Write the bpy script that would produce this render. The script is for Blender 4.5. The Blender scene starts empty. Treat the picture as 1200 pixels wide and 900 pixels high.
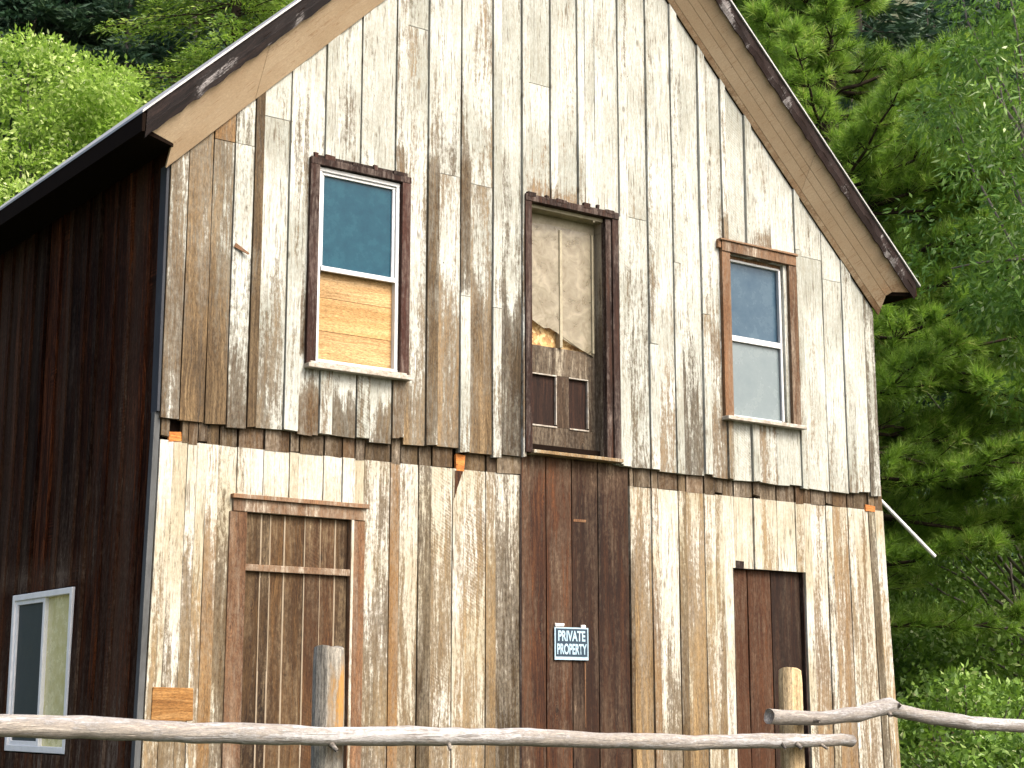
import bpy, math, random
import numpy as np
from mathutils import Vector, Matrix
random.seed(7); rng = np.random.default_rng(11)
R = math.radians
S = bpy.context.scene
COL = S.collection

# ------------------------------------------------------------------ camera, light, exposure
YAW, PITCH, ROLL = -0.6277, 0.19162, 0.0005
cd = bpy.data.cameras.new('camera'); cam = bpy.data.objects.new('camera', cd); COL.objects.link(cam)
fw = Vector((-math.sin(YAW)*math.cos(PITCH), math.cos(YAW)*math.cos(PITCH), math.sin(PITCH)))
rt = Vector((math.cos(YAW), math.sin(YAW), 0)); up = rt.cross(fw)
m = Matrix((rt, up, -fw)).transposed().to_4x4(); m.translation = Vector((-4.4715, -10.1435, 1.5))
cam.matrix_world = m
cd.sensor_width = 36; cd.lens = 36*1953.4/1200; cd.clip_end = 2000; cd.clip_start = .1
S.camera = cam
SUN = Vector((0.22, -0.66, 0.72)).normalized()
elev = math.asin(SUN.z); azi = math.atan2(SUN.x, SUN.y)
w = bpy.data.worlds.new('World'); S.world = w; w.use_nodes = True
nt = w.node_tree; bg = nt.nodes['Background']
sky = nt.nodes.new('ShaderNodeTexSky'); sky.sky_type = 'NISHITA'; sky.sun_disc = False
sky.sun_elevation = elev; sky.sun_rotation = azi; sky.air_density = .8; sky.dust_density = 6.0; sky.ozone_density = .3
nt.links.new(sky.outputs[0], bg.inputs[0]); bg.inputs[1].default_value = 0.15
sl = bpy.data.lights.new('sun', 'SUN'); sl.energy = 1.5; sl.angle = R(26); sl.color = (1, .965, .90)
so = bpy.data.objects.new('sun', sl); COL.objects.link(so)
so.rotation_euler = SUN.to_track_quat('Z', 'Y').to_euler()
S.view_settings.view_transform = 'Standard'; S.view_settings.look = 'None'
S.view_settings.gamma = 1; S.view_settings.exposure = 1.36
S.render.engine = 'CYCLES'
S.cycles.max_bounces = 6; S.cycles.transparent_max_bounces = 6

# ------------------------------------------------------------------ helpers
def tag(o, label=None, cat=None, group=None, kind=None):
    if label: o['label'] = label
    if cat: o['category'] = cat
    if group: o['group'] = group
    if kind: o['kind'] = kind
    return o

def empty(name, loc, label=None, cat=None, group=None):
    o = bpy.data.objects.new(name, None); o.location = loc; o.empty_display_size = .2
    COL.objects.link(o); return tag(o, label, cat, group)

def wloc(o):
    v = Vector(o.location); p = o.parent
    while p is not None: v = v + Vector(p.location); p = p.parent
    return v

class MB:
    """collects verts/faces in world coordinates; build() links ONE mesh object"""
    def __init__(s): s.v = []; s.f = []; s.rnd = []; s.pt = []; s.smooth = False; s.cur = 0.5
    def add(s, vs, fs, paint=0.0, rnd=None):
        b = len(s.v); s.v += [tuple(x) for x in vs]
        s.f += [tuple(i+b for i in f) for f in fs]
        r = s.cur if rnd is None else rnd
        s.rnd += [r]*len(fs)
        s.pt += (list(paint) if isinstance(paint, (list, tuple)) else [paint]*len(vs))
    def box(s, a, b, paint=0.0, rnd=None, jit=0):
        x0, y0, z0 = a; x1, y1, z1 = b
        vs = [(x0,y0,z0),(x1,y0,z0),(x1,y1,z0),(x0,y1,z0),(x0,y0,z1),(x1,y0,z1),(x1,y1,z1),(x0,y1,z1)]
        if jit: vs = [(p[0]+random.uniform(-jit, jit), p[1], p[2]+random.uniform(-jit, jit)) for p in vs]
        s.add(vs, [(0,3,2,1),(4,5,6,7),(0,1,5,4),(1,2,6,5),(2,3,7,6),(3,0,4,7)], paint, rnd)
    def hexa(s, vs, paint=0.0, rnd=None):   # 4 front + 4 back corners in the same order
        s.add(vs, [(0,1,2,3),(7,6,5,4),(0,4,5,1),(1,5,6,2),(2,6,7,3),(3,7,4,0)], paint, rnd)
    def tube(s, pts, rads, n=10, rnd=None, wob=0, cap=True):
        pts = [Vector(p) for p in pts]; ring = []
        b = []; 
        for i, p in enumerate(pts):
            t = (pts[min(i+1, len(pts)-1)]-pts[max(i-1, 0)]).normalized()
            a = t.cross(Vector((0,0,1))); 
            if a.length < .05: a = t.cross(Vector((0,1,0)))
            a.normalize(); c = t.cross(a)
            for k in range(n):
                th = 2*math.pi*k/n; r = rads[i]*(1+random.uniform(-wob, wob))
                b.append(p+a*r*math.cos(th)+c*r*math.sin(th))
        fs = [(i*n+k, i*n+(k+1)%n, (i+1)*n+(k+1)%n, (i+1)*n+k) for i in range(len(pts)-1) for k in range(n)]
        if cap: fs += [tuple(range(n)), tuple(reversed(range((len(pts)-1)*n, len(pts)*n)))]
        s.add(b, fs, 0, rnd)
    def build(s, name, mat, parent=None, smooth=False, bevel=0):
        me = bpy.data.meshes.new(name)
        off = wloc(parent) if parent is not None else Vector((0,0,0))
        o = bpy.data.objects.new(name, me)
        me.from_pydata(s.v, [], s.f); me.update()
        a = me.attributes.new('rnd', 'FLOAT', 'FACE'); a.data.foreach_set('value', np.array(s.rnd, 'f'))
        a = me.attributes.new('paint', 'FLOAT', 'POINT'); a.data.foreach_set('value', np.array(s.pt, 'f'))
        # keep object coordinates equal to world coordinates for the wood grain
        if mat: me.materials.append(mat)
        if smooth: me.polygons.foreach_set('use_smooth', [True]*len(me.polygons))
        COL.objects.link(o)
        if parent is not None:
            o.parent = parent; o.location = -off
        if bevel:
            bm_ = o.modifiers.new('bevel', 'BEVEL'); bm_.width = bevel; bm_.segments = 2; bm_.limit_method = 'ANGLE'
        return o

# ------------------------------------------------------------------ materials
class NT:
    def __init__(s, name):
        s.m = bpy.data.materials.new(name); s.m.use_nodes = True; s.t = s.m.node_tree
        s.b = s.t.nodes['Principled BSDF']; s.out = s.t.nodes['Material Output']
    def n(s, t, **k):
        x = s.t.nodes.new(t)
        for a, v in k.items(): setattr(x, a, v)
        return x
    def l(s, a, b): s.t.links.new(a, b)
    def put(s, v, sock):
        if hasattr(v, 'is_output') or isinstance(v, bpy.types.NodeSocket): s.l(v, sock)
        else: sock.default_value = v
    def math(s, op, a, b=0.0, c=None, clamp=False):
        x = s.n('ShaderNodeMath', operation=op, use_clamp=clamp)
        s.put(a, x.inputs[0]); s.put(b, x.inputs[1])
        if c is not None: s.put(c, x.inputs[2])
        return x.outputs[0]
    def mix(s, f, a, b, bt='MIX'):
        x = s.n('ShaderNodeMix', data_type='RGBA', blend_type=bt); x.clamp_factor = True
        s.put(f, x.inputs[0])
        for v, i in ((a, 6), (b, 7)):
            if isinstance(v, (tuple, list)): v = (*v[:3], 1)
            s.put(v, x.inputs[i])
        return x.outputs[2]
    def noise(s, vec, scale, detail=4, rough=.55, dist=0):
        x = s.n('ShaderNodeTexNoise'); x.inputs['Scale'].default_value = scale
        x.inputs['Detail'].default_value = detail; x.inputs['Roughness'].default_value = rough
        x.inputs['Distortion'].default_value = dist; s.l(vec, x.inputs['Vector']); return x.outputs['Fac']
    def comb(s, x, y, z):
        c = s.n('ShaderNodeCombineXYZ'); s.put(x, c.inputs[0]); s.put(y, c.inputs[1]); s.put(z, c.inputs[2]); return c.outputs[0]
    def ramp(s, f, stops):
        x = s.n('ShaderNodeValToRGB'); s.l(f, x.inputs[0]); e = x.color_ramp.elements
        while len(e) < len(stops): e.new(.5)
        for q, (p, c) in zip(e, stops): q.position = p; q.color = (*c, 1) if len(c) == 3 else c
        return x.outputs[0]
    def rng(s, v, a, b, c=0.0, d=1.0):
        x = s.n('ShaderNodeMapRange'); x.clamp = True; s.l(v, x.inputs[0])
        for i, q in enumerate((a, b, c, d)): x.inputs[i+1].default_value = q
        return x.outputs[0]

def wood(name, dark, mid, light, paint=(.78,.77,.72), paint2=(.55,.55,.50), rough=.85, axis='z', alt=(.35,.19,.08), alt_amt=.25,
         saw=.25, bump=.5, painted=True, stain=(.42,.34,.2), tone=.5, wash_amt=.85):
    """weathered board: grain runs along axis; 'paint' attribute says how much old paint is left, 'rnd' tells boards apart"""
    k = NT(name); tc = k.n('ShaderNodeTexCoord').outputs['Object']
    sp = k.n('ShaderNodeSeparateXYZ'); k.l(tc, sp.inputs[0]); X, Y, Z = sp.outputs
    if axis == 'x': X, Z = Z, X
    if axis == 'r': # along a sloping board: use x as grain direction roughly
        X, Z = k.math('SUBTRACT', Z, X), k.math('ADD', X, Z)
    rnd = k.n('ShaderNodeAttribute', attribute_name='rnd').outputs['Fac']
    pt = k.n('ShaderNodeAttribute', attribute_name='paint').outputs['Fac']
    r37 = k.math('MULTIPLY', rnd, 37.0); r11 = k.math('MULTIPLY', rnd, 91.0)
    wav = k.noise(k.comb(k.math('ADD', X, r37), r11, k.math('MULTIPLY', Z, .6)), 3.0, 2)
    Xw = k.math('ADD', k.math('ADD', X, r37), k.math('MULTIPLY', wav, .10))
    g1 = k.noise(k.comb(Xw, k.math('ADD', Y, r11), k.math('MULTIPLY', Z, .035)), 62, 5, .65)
    g2 = k.noise(k.comb(Xw, k.math('ADD', Y, r11), k.math('MULTIPLY', Z, .05)), 16, 5, .6)
    gp = k.noise(k.comb(k.math('ADD', X, r37), k.math('ADD', Y, r11), k.math('MULTIPLY', Z, .13)), 11, 8, .72, .4)
    gf = k.noise(k.comb(k.math('ADD', X, r11), Y, k.math('MULTIPLY', Z, .5)), 45, 6, .75)
    lo = k.noise(k.comb(X, k.math('ADD', Y, r11), k.math('MULTIPLY', Z, .8)), 1.6, 3, .5)
    # knots
    vo = k.n('ShaderNodeTexVoronoi'); vo.inputs['Scale'].default_value = 2.6; vo.inputs['Randomness'].default_value = 1
    k.l(k.comb(k.math('MULTIPLY', k.math('ADD', X, r37), 1.5), r11, k.math('MULTIPLY', Z, .75)), vo.inputs['Vector'])
    kn = k.rng(vo.outputs['Distance'], .035, .075, 1, 0)
    kring = k.math('MULTIPLY', k.rng(vo.outputs['Distance'], .06, .22, 1, 0), .25)
    gsum = k.math('ADD', k.math('MULTIPLY', g1, .55), k.math('MULTIPLY', g2, .45))
    gsum = k.math('ADD', gsum, k.math('MULTIPLY', k.math('SINE', k.math('MULTIPLY', vo.outputs['Distance'], 160)), k.math('MULTIPLY', kring, .25)))
    wc = k.ramp(gsum, [(.33, dark), (.50, mid), (.66, light)])
    hs = k.math('FRACT', k.math('MULTIPLY', rnd, 17.3))
    wc = k.mix(k.math('MULTIPLY', k.rng(hs, .5, 1), alt_amt*2), wc, alt)
    tn = k.math('ADD', k.math('MULTIPLY', k.math('FRACT', k.math('MULTIPLY', rnd, 7.7)), tone*1.5), 1-tone*.7)
    wc = k.mix(1.0, wc, k.comb(tn, tn, tn), 'MULTIPLY')
    lo2 = k.rng(lo, .3, .7, .72, 1.25); wc = k.mix(1.0, wc, k.comb(lo2, lo2, lo2), 'MULTIPLY')
    wc = k.mix(k.math('MULTIPLY', kn, .8), wc, (dark[0]*.5, dark[1]*.5, dark[2]*.5))
    fine = k.noise(k.comb(k.math('ADD', X, r11), Y, k.math('MULTIPLY', Z, .28)), 120, 4, .8)
    fm = k.rng(fine, .34, .66, .52, 1.42); wc = k.mix(1.0, wc, k.comb(fm, fm, fm), 'MULTIPLY')
    nv = k.n('ShaderNodeTexVoronoi'); nv.inputs['Scale'].default_value = 5.0
    k.l(k.comb(k.math('ADD', X, r37), Y, k.math('MULTIPLY', Z, .8)), nv.inputs['Vector'])
    nail = k.rng(nv.outputs['Distance'], .018, .032, 1, 0)
    # circular saw marks on some boards
    wv = k.n('ShaderNodeTexWave'); wv.wave_type = 'BANDS'; wv.bands_direction = 'Z'
    wv.inputs['Scale'].default_value = 13; wv.inputs['Distortion'].default_value = 3.0; wv.inputs['Detail'].default_value = 2
    k.l(k.comb(X, Y, k.math('ADD', Z, k.math('MULTIPLY', k.math('POWER', k.math('ABSOLUTE', k.math('SUBTRACT', X, k.math('SUBTRACT', r37, k.math('FLOOR', r37)))), 1.0), .55))), wv.inputs['Vector'])
    swm = k.math('MULTIPLY', k.rng(k.math('FRACT', k.math('MULTIPLY', rnd, 29.1)), 1-saw, 1-saw+.02), k.rng(k.noise(k.comb(X, r11, Z), 1.3, 2), .42, .6))
    sawf = k.math('MULTIPLY', k.math('SUBTRACT', wv.outputs['Fac'], .5), k.math('MULTIPLY', swm, .22))
    sm = k.math('ADD', 1.0, sawf); wc = k.mix(1.0, wc, k.comb(sm, sm, sm), 'MULTIPLY')
    h = k.math('ADD', k.math('MULTIPLY', g1, .7), k.math('MULTIPLY', sawf, .6))
    col = wc
    if painted:
        st = k.noise(k.comb(k.math('ADD', X, r11), r37, k.math('MULTIPLY', Z, .07)), 9, 3, .6)
        thr = k.math('ADD', k.math('MULTIPLY', k.math('SUBTRACT', gp, .5), 1.9), k.math('MULTIPLY', k.math('SUBTRACT', g1, .5), 1.3))
        thr = k.math('ADD', thr, k.math('MULTIPLY', k.math('SUBTRACT', g2, .5), 1.3))
        thr = k.math('ADD', thr, k.math('MULTIPLY', k.math('SUBTRACT', gf, .5), 1.5))
        thr = k.math('ADD', thr, k.math('MULTIPLY', k.math('SUBTRACT', st, .5), 1.7))
        thr = k.math('ADD', thr, k.math('MULTIPLY', sawf, -.5))
        d = k.math('SUBTRACT', k.math('SUBTRACT', k.math('MULTIPLY', pt, 1.7), .85), thr)
        wash = k.rng(d, -.75, .20, 0, wash_amt)                                   # thin chalky wash left in the grain
        solid = k.rng(d, .0, .38)                                              # sound paint
        pc = k.mix(k.rng(lo, .35, .65), paint, paint2)
        grit = k.rng(k.math('ADD', k.math('MULTIPLY', g1, .55), k.math('MULTIPLY', gf, .45)), .42, .66)
        wcol = k.mix(.42, stain, pc)
        wcol = k.mix(k.math('MULTIPLY', grit, .75), wcol, wc)
        gate = k.rng(pt, .02, .14)
        col = k.mix(k.math('MULTIPLY', wash, gate), wc, wcol)
        fp = k.rng(fine, .32, .68, .74, 1.2); pc = k.mix(1.0, pc, k.comb(fp, fp, fp), 'MULTIPLY')
        pcg = k.mix(k.math('MULTIPLY', grit, .68), pc, stain)
        crk = k.rng(k.noise(k.comb(k.math('ADD', X, r11), r37, k.math('MULTIPLY', Z, .06)), 95, 2, .5), .62, .70)
        pcg = k.mix(k.math('MULTIPLY', crk, .7), pcg, mid)
        mask = k.math('MULTIPLY', k.math('MULTIPLY', solid, gate), k.math('SUBTRACT', 1.0, k.math('MULTIPLY', kn, .8)))
        col = k.mix(mask, col, pcg)
        h = k.math('ADD', h, k.math('MULTIPLY', mask, .35))
        h = k.math('SUBTRACT', h, k.math('MULTIPLY', crk, .4))
    col = k.mix(k.math('MULTIPLY', nail, .8), col, (dark[0]*.4, dark[1]*.4, dark[2]*.4))
    bp = k.n('ShaderNodeBump'); bp.inputs['Strength'].default_value = bump; bp.inputs['Distance'].default_value = .006
    k.l(h, bp.inputs['Height']); k.l(bp.outputs[0], k.b.inputs['Normal'])
    k.l(col, k.b.inputs['Base Color']); k.b.inputs['Roughness'].default_value = rough
    k.b.inputs['Specular IOR Level'].default_value = .25
    return k.m

def plain(name, col, rough=.6, col2=None, scale=8, metallic=0, bump=.1, spec=.4, sz=1.0):
    k = NT(name); tc = k.n('ShaderNodeTexCoord').outputs['Object']
    sp = k.n('ShaderNodeSeparateXYZ'); k.l(tc, sp.inputs[0])
    v = k.comb(sp.outputs[0], sp.outputs[1], k.math('MULTIPLY', sp.outputs[2], sz))
    n = k.noise(v, scale, 6, .65); n2 = k.noise(v, scale*6, 4, .7)
    f = k.rng(k.math('ADD', k.math('MULTIPLY', n, .65), k.math('MULTIPLY', n2, .35)), .36, .64)
    k.l(k.mix(f, col, col2 or tuple(c*.75 for c in col)), k.b.inputs['Base Color'])
    k.b.inputs['Roughness'].default_value = rough; k.b.inputs['Metallic'].default_value = metallic
    k.b.inputs['Specular IOR Level'].default_value = spec
    bp = k.n('ShaderNodeBump'); bp.inputs['Strength'].default_value = bump; bp.inputs['Distance'].default_value = .004
    k.l(n2, bp.inputs['Height']); k.l(bp.outputs[0], k.b.inputs['Normal'])
    return k.m

def leafm(name, stops, trans=.35, tc=None):
    k = NT(name); rnd = k.n('ShaderNodeAttribute', attribute_name='rnd').outputs['Fac']
    c = k.ramp(rnd, stops)
    k.l(c, k.b.inputs['Base Color']); k.b.inputs['Roughness'].default_value = .5; k.b.inputs['Specular IOR Level'].default_value = .35
    tr = k.n('ShaderNodeBsdfTranslucent'); k.l(k.mix(.5, c, tc or (.25,.45,.04)), tr.inputs[0])
    mx = k.n('ShaderNodeMixShader'); mx.inputs[0].default_value = trans
    k.l(k.b.outputs[0], mx.inputs[1]); k.l(tr.outputs[0], mx.inputs[2]); k.l(mx.outputs[0], k.out.inputs[0]); return k.m

M = {}
M['upper'] = wood('weathered upper boards', (.018,.010,.0045), (.074,.048,.023), (.165,.118,.065), paint=(.50,.515,.475), paint2=(.30,.315,.28), stain=(.185,.158,.105), alt=(.125,.064,.022), saw=.12, bump=.9, tone=.9, wash_amt=.62)
M['lower'] = wood('weathered lower boards', (.020,.011,.004), (.088,.055,.023), (.19,.132,.066), paint=(.52,.525,.48), paint2=(.36,.335,.25), stain=(.225,.165,.090), alt=(.14,.066,.020), saw=.12, bump=.9, tone=1.0, wash_amt=.62)
M['side'] = wood('dark stained side boards', (.002,.0007,.0004), (.021,.0058,.0024), (.095,.032,.012), painted=True, paint=(.16,.12,.09), paint2=(.08,.058,.042), stain=(.065,.034,.018), alt=(.034,.020,.013), alt_amt=.5, bump=1, tone=.9, saw=.1)
M['door_dark'] = wood('dark brown planks', (.004,.0013,.0005), (.025,.0085,.0030), (.075,.029,.010), painted=True, paint=(.26,.20,.14), paint2=(.12,.08,.05), stain=(.070,.038,.018), alt=(.038,.014,.005), alt_amt=.4, saw=.5, tone=.7)
M['door_red'] = wood('reddish barn door planks', (.007,.003,.001), (.038,.018,.006), (.115,.064,.024), painted=True, paint=(.34,.27,.17), paint2=(.20,.14,.08), stain=(.13,.082,.038), alt=(.060,.019,.006), alt_amt=.35, saw=.12, tone=.8)
M['door_grey'] = wood('weathered grey brown door', (.006,.003,.0015), (.026,.016,.009), (.080,.056,.034), painted=True, paint=(.34,.31,.24), paint2=(.24,.20,.14), stain=(.17,.13,.09), alt=(.06,.03,.016), alt_amt=.2, saw=0, tone=.3)
M['casing_brown'] = wood('brown casing wood', (.040,.016,.007), (.115,.058,.028), (.21,.125,.068), painted=True, stain=(.20,.135,.08), paint=(.42,.38,.31), paint2=(.26,.20,.14), alt=(.12,.055,.022), saw=0)
M['casing_dark'] = wood('dark red brown casing', (.0025,.001,.0006), (.012,.0048,.0026), (.036,.015,.008), painted=True, paint=(.45,.40,.35), paint2=(.25,.2,.17), stain=(.10,.06,.045), alt=(.05,.016,.010), saw=0)
M['band'] = wood('bare protected wood', (.009,.005,.0025), (.046,.029,.013), (.10,.068,.034), painted=True, paint=(.5,.45,.38), paint2=(.35,.29,.22), stain=(.13,.095,.05), alt=(.05,.024,.010), alt_amt=.3, tone=.6, saw=0)
M['rake'] = wood('faded cream rake boards', (.10,.045,.018), (.23,.135,.070), (.37,.26,.16), paint=(.40,.31,.205), paint2=(.34,.25,.155), stain=(.33,.235,.14), axis='r', saw=0, bump=.25, tone=.15, alt=(.30,.17,.08), alt_amt=.15)
M['barge'] = wood('peeling black barge board', (.002,.0015,.0015), (.008,.0045,.004), (.028,.017,.014), paint=(.30,.28,.275), paint2=(.16,.15,.145), stain=(.03,.02,.018), axis='r', saw=0, tone=.4, wash_amt=.12, alt=(.02,.01,.008))
for n_ in M['side'].node_tree.nodes:
    if n_.type == 'BSDF_PRINCIPLED': n_.inputs['Specular IOR Level'].default_value = .04
M['ply'] = wood('new plywood', (.20,.11,.042), (.33,.21,.095), (.44,.31,.165), painted=False, axis='x', alt=(.62,.36,.13), tone=.15, saw=0, bump=.15)
M['orange'] = wood('fresh orange wood', (.14,.04,.01), (.38,.13,.03), (.52,.22,.06), painted=False, axis='x', tone=.2)
M['log'] = wood('grey peeled log', (.022,.018,.014), (.14,.125,.108), (.32,.30,.27), painted=True, paint=(.43,.43,.43), paint2=(.27,.265,.26), stain=(.15,.125,.10), axis='x', alt=(.33,.28,.22), alt_amt=.2, saw=0, bump=1.2)
M['post_grey'] = wood('grey split post', (.06,.055,.045), (.20,.185,.155), (.36,.335,.28), paint=(.36,.19,.05), paint2=(.28,.15,.05), stain=(.25,.18,.10), saw=0, alt=(.40,.33,.25))
M['post_tan'] = wood('tan peeled post', (.16,.10,.045), (.40,.30,.17), (.55,.45,.29), painted=False, alt=(.55,.36,.16), saw=0)
M['white'] = plain('white window frame', (.62,.63,.63), .4, (.50,.51,.51), 9, bump=.05)
M['vinyl'] = plain('white vinyl slider frame', (.88,.88,.86), .35, (.74,.74,.72), 9, bump=.05)
M['sill'] = plain('chipped white sill', (.46,.44,.39), .7, (.17,.13,.09), 22, bump=.3)
M['cream'] = plain('cream door paint', (.33,.30,.21), .6, (.20,.17,.11), 10, bump=.2)
M['metal'] = plain('grey flashing', (.045,.05,.06), .85, (.025,.028,.034), 6, .2, sz=.3)
M['metal_light'] = plain('pale flashing', (.10,.105,.105), .85, (.045,.047,.047), 6, .2, sz=.3)
M['roofmetal'] = plain('pale roof metal', (.40,.40,.39), .5, (.25,.25,.24), 3, .2)
M['core'] = plain('dark inner boarding', (.010,.006,.004), .95, spec=.05)
M['rod'] = plain('white plastic pipe', (.74,.75,.75), .4)
M['bark'] = plain('conifer bark', (.050,.036,.027), .95, (.018,.013,.010), 12, bump=1, sz=.3, spec=.1)
M['barkgrey'] = plain('grey bark', (.20,.18,.16), .95, (.09,.08,.07), 12, bump=1, sz=.3, spec=.1)
M['tape'] = plain('white tape', (.8,.78,.74), .6)
M['signblue'] = plain('dark blue sign face', (.008,.026,.045), .5, (.014,.036,.058), 30, bump=0)
M['signwhite'] = plain('sign white', (.38,.50,.57), .4, (.27,.40,.49), 30, bump=0)

def glass(name, c1, c2, axis='z', lo=0, hi=1, rough=.12, spec=.6, scale=5):
    k = NT(name); tc = k.n('ShaderNodeTexCoord').outputs['Object']
    sp = k.n('ShaderNodeSeparateXYZ'); k.l(tc, sp.inputs[0])
    n = k.noise(tc, scale, 7, .7); nf = k.noise(tc, 60, 5, .8)
    f = k.math('ADD', k.rng(n, .3, .72, 0, .75), k.rng(nf, .5, .8, 0, .35), clamp=True)
    col = k.mix(f, c1, c2)
    k.l(col, k.b.inputs['Base Color']); k.b.inputs['Roughness'].default_value = rough
    k.l(k.rng(n, .3, .7, rough, rough+.25), k.b.inputs['Roughness'])
    k.b.inputs['Specular IOR Level'].default_value = spec; k.b.inputs['Coat Weight'].default_value = .06
    k.b.inputs['Coat Roughness'].default_value = .03
    return k.m
M['g_blue'] = glass('blue filmed glass', (.004,.036,.062), (.014,.075,.105), scale=8, spec=.12)
M['g_blue2'] = glass('mottled blue glass', (.028,.060,.095), (.075,.12,.155), spec=.2)  # two blue greys mottled by noise
M['g_grey'] = glass('mottled grey glass', (.11,.145,.155), (.18,.215,.22), scale=3, spec=.4)  # two cool greys mottled by noise
M['g_dark'] = glass('grey window screen', (.030,.042,.042), (.055,.068,.066), spec=.2, rough=.5)
M['g_yellow'] = glass('glass with painted yellow reflection', (.52,.46,.17), (.90,.84,.52), scale=7, spec=.6)  # pale yellow base colour stands in for bright surroundings reflected in the pane
M['plastic'] = glass('milky plastic sheet', (.33,.30,.22), (.52,.49,.40), scale=9, rough=.3, spec=.5)
k = NT('osb'); tc = k.n('ShaderNodeTexCoord').outputs['Object']
v = k.n('ShaderNodeTexVoronoi'); v.inputs['Scale'].default_value = 42; k.l(tc, v.inputs['Vector'])
sc = k.n('ShaderNodeSeparateColor'); k.l(v.outputs['Color'], sc.inputs[0])
k.l(k.ramp(sc.outputs[0], [(0, (.24,.12,.04)), (.5, (.48,.29,.10)), (1, (.68,.50,.25))]), k.b.inputs['Base Color'])
k.b.inputs['Roughness'].default_value = .7; M['osb'] = k.m

# ------------------------------------------------------------------ board builder
def subtract(z0, z1, holes):
    segs = [(z0, z1)]
    for a, b in holes:
        out = []
        for s, e in segs:
            if b <= s or a >= e: out.append((s, e))
            else:
                if a > s: out.append((s, a))
                if b < e: out.append((b, e))
        segs = out
    return [(s, e) for s, e in segs if e-s > .015]

ISB = [False]
def boards(mb, seams, openings, zbot, ztop, front, back, paint, axis='x', gap=.0042, batten_w=.125, batt=.018, skip=(), splices=None, wobble=.002, rag=.012, sgn=-1, step=.10):
    """vertical boards; seams along the wall, openings (u0,u1,z0,z1)"""
    for i in range(len(seams)-1):
        u0, u1 = seams[i], seams[i+1]
        isb = (u1-u0) < batten_w; ISB[0] = isb
        rb = random.random(); off = (batt if isb else 0)+random.uniform(0, .007)
        cuts = sorted({u0, u1, *[q for o in openings for q in o[:2] if u0+.012 < q < u1-.012]})
        for c0, c1 in zip(cuts[:-1], cuts[1:]):
            holes = [(o[2], o[3]) for o in openings if o[0] < (c0+c1)/2 < o[1]]
            zb = zbot((c0+c1)/2) if callable(zbot) else zbot
            jb = random.uniform(-rag, rag) - (.0 if not isb else -random.uniform(-.02, .03))
            zt = max(ztop(c0), ztop(c1)) if callable(ztop) else ztop
            for (s, e) in subtract(zb+jb, zt, holes):
                sp = [s] + sorted(z for (a, b, z) in (splices or []) if a < (c0+c1)/2 < b and s+.2 < z < e-.2) + [e]
                for si in range(len(sp)-1):
                    s2, e2 = sp[si]+(.004 if si else 0), sp[si+1]
                    r = rb if si == 0 else random.random()
                    o2 = off+(random.uniform(0, .006) if si else 0)
                    n = max(1, int((e2-s2)/step)); vs = []; pv = []
                    g0 = gap if c0 == u0 else 0; g1 = gap if c1 == u1 else 0
                    if isb: g0, g1 = g0*.45, g1*.45
                    wf = random.uniform(-1, 1)*wobble
                    sl = random.uniform(-.006, .006)
                    for j in range(n+1):
                        t = j/n
                        for cc, gg in ((c0, g0), (c1, -g1)):
                            zz = s2+(e2-s2)*t
                            if j == 0 and si == 0 and s < zb+.1: zz += sl*(1 if gg > 0 else -1)
                            if callable(ztop) and e2 == zt: zz = min(zz, ztop(cc))
                            uu = cc+gg+wf*math.sin(zz*2.1+i)
                            d = front+sgn*(o2+.002*math.sin(zz*3+i*1.7))
                            vs.append((uu, d, zz) if axis == 'x' else (d, uu, zz)); pv.append(paint((c0+c1)/2, zz, r))
                    nf = len(vs)
                    vs += [((a, back, c) if axis == 'x' else (back, b, c)) for a, b, c in vs]; pv += pv
                    fs = []
                    for j in range(n):
                        a = 2*j
                        fs += [(a, a+1, a+3, a+2), (a+1, a+1+nf, a+3+nf, a+3), (a, a+2, a+2+nf, a+nf)]
                    fs += [(0, nf, nf+1, 1), (2*n, 2*n+1, 2*n+1+nf, 2*n+nf)]
                    mb.add(vs, fs, pv, r)

def fbm(x, z, s=1.0):
    return (math.sin(x*3.1*s+z*1.3*s)+math.sin(x*7.7*s-z*2.9*s+1.3)*.6+math.sin(x*1.3*s+z*5.1*s+2.)*.5)/2.1
def sstep(a, b, x):
    t = min(1, max(0, (x-a)/(b-a))); return t*t*(3-2*t)

# ------------------------------------------------------------------ ground and hillside
def hgt(x, y):
    d = (x+4.5)*.587+(y+10.1)*.81
    h = 0.0
    if d > 21: 
        t = min(d, 230)-21; h = .60*t*t/(t+9)
    h += .10*math.sin(x*.31+1)*math.cos(y*.27)*sstep(16, 30, d)*min(3, d/15) - .12*sstep(8, 3, d)
    return h
def ground():
    def axis(lo, hi):
        a = list(np.arange(-40, 70, 1.5)); b = list(np.geomspace(4, hi-70, 14)+70); c = list(-40-np.geomspace(4, -lo-40, 12))[::-1]
        return c+a+b
    xs = axis(-500, 600); ys = axis(-500, 600)
    vs = [(x, y, hgt(x, y)) for y in ys for x in xs]; n = len(xs)
    fs = [(j*n+i, j*n+i+1, (j+1)*n+i+1, (j+1)*n+i) for j in range(len(ys)-1) for i in range(n-1)]
    k = NT('forest floor'); tc = k.n('ShaderNodeTexCoord').outputs['Object']
    a = k.noise(tc, .35, 6, .6); b = k.noise(tc, 6, 6, .75)
    c1 = k.mix(k.rng(a, .4, .6), (.045,.075,.018), (.10,.085,.04))
    k.l(k.mix(k.rng(b, .42, .62), c1, (.030,.040,.014)), k.b.inputs['Base Color']); k.b.inputs['Roughness'].default_value = .95
    bp = k.n('ShaderNodeBump'); bp.inputs['Distance'].default_value = .12; k.l(b, bp.inputs['Height']); k.l(bp.outputs[0], k.b.inputs['Normal'])
    g = MB(); g.add(vs, fs); o = g.build('ground', k.m, smooth=True); tag(o, kind='structure')
ground()

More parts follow.
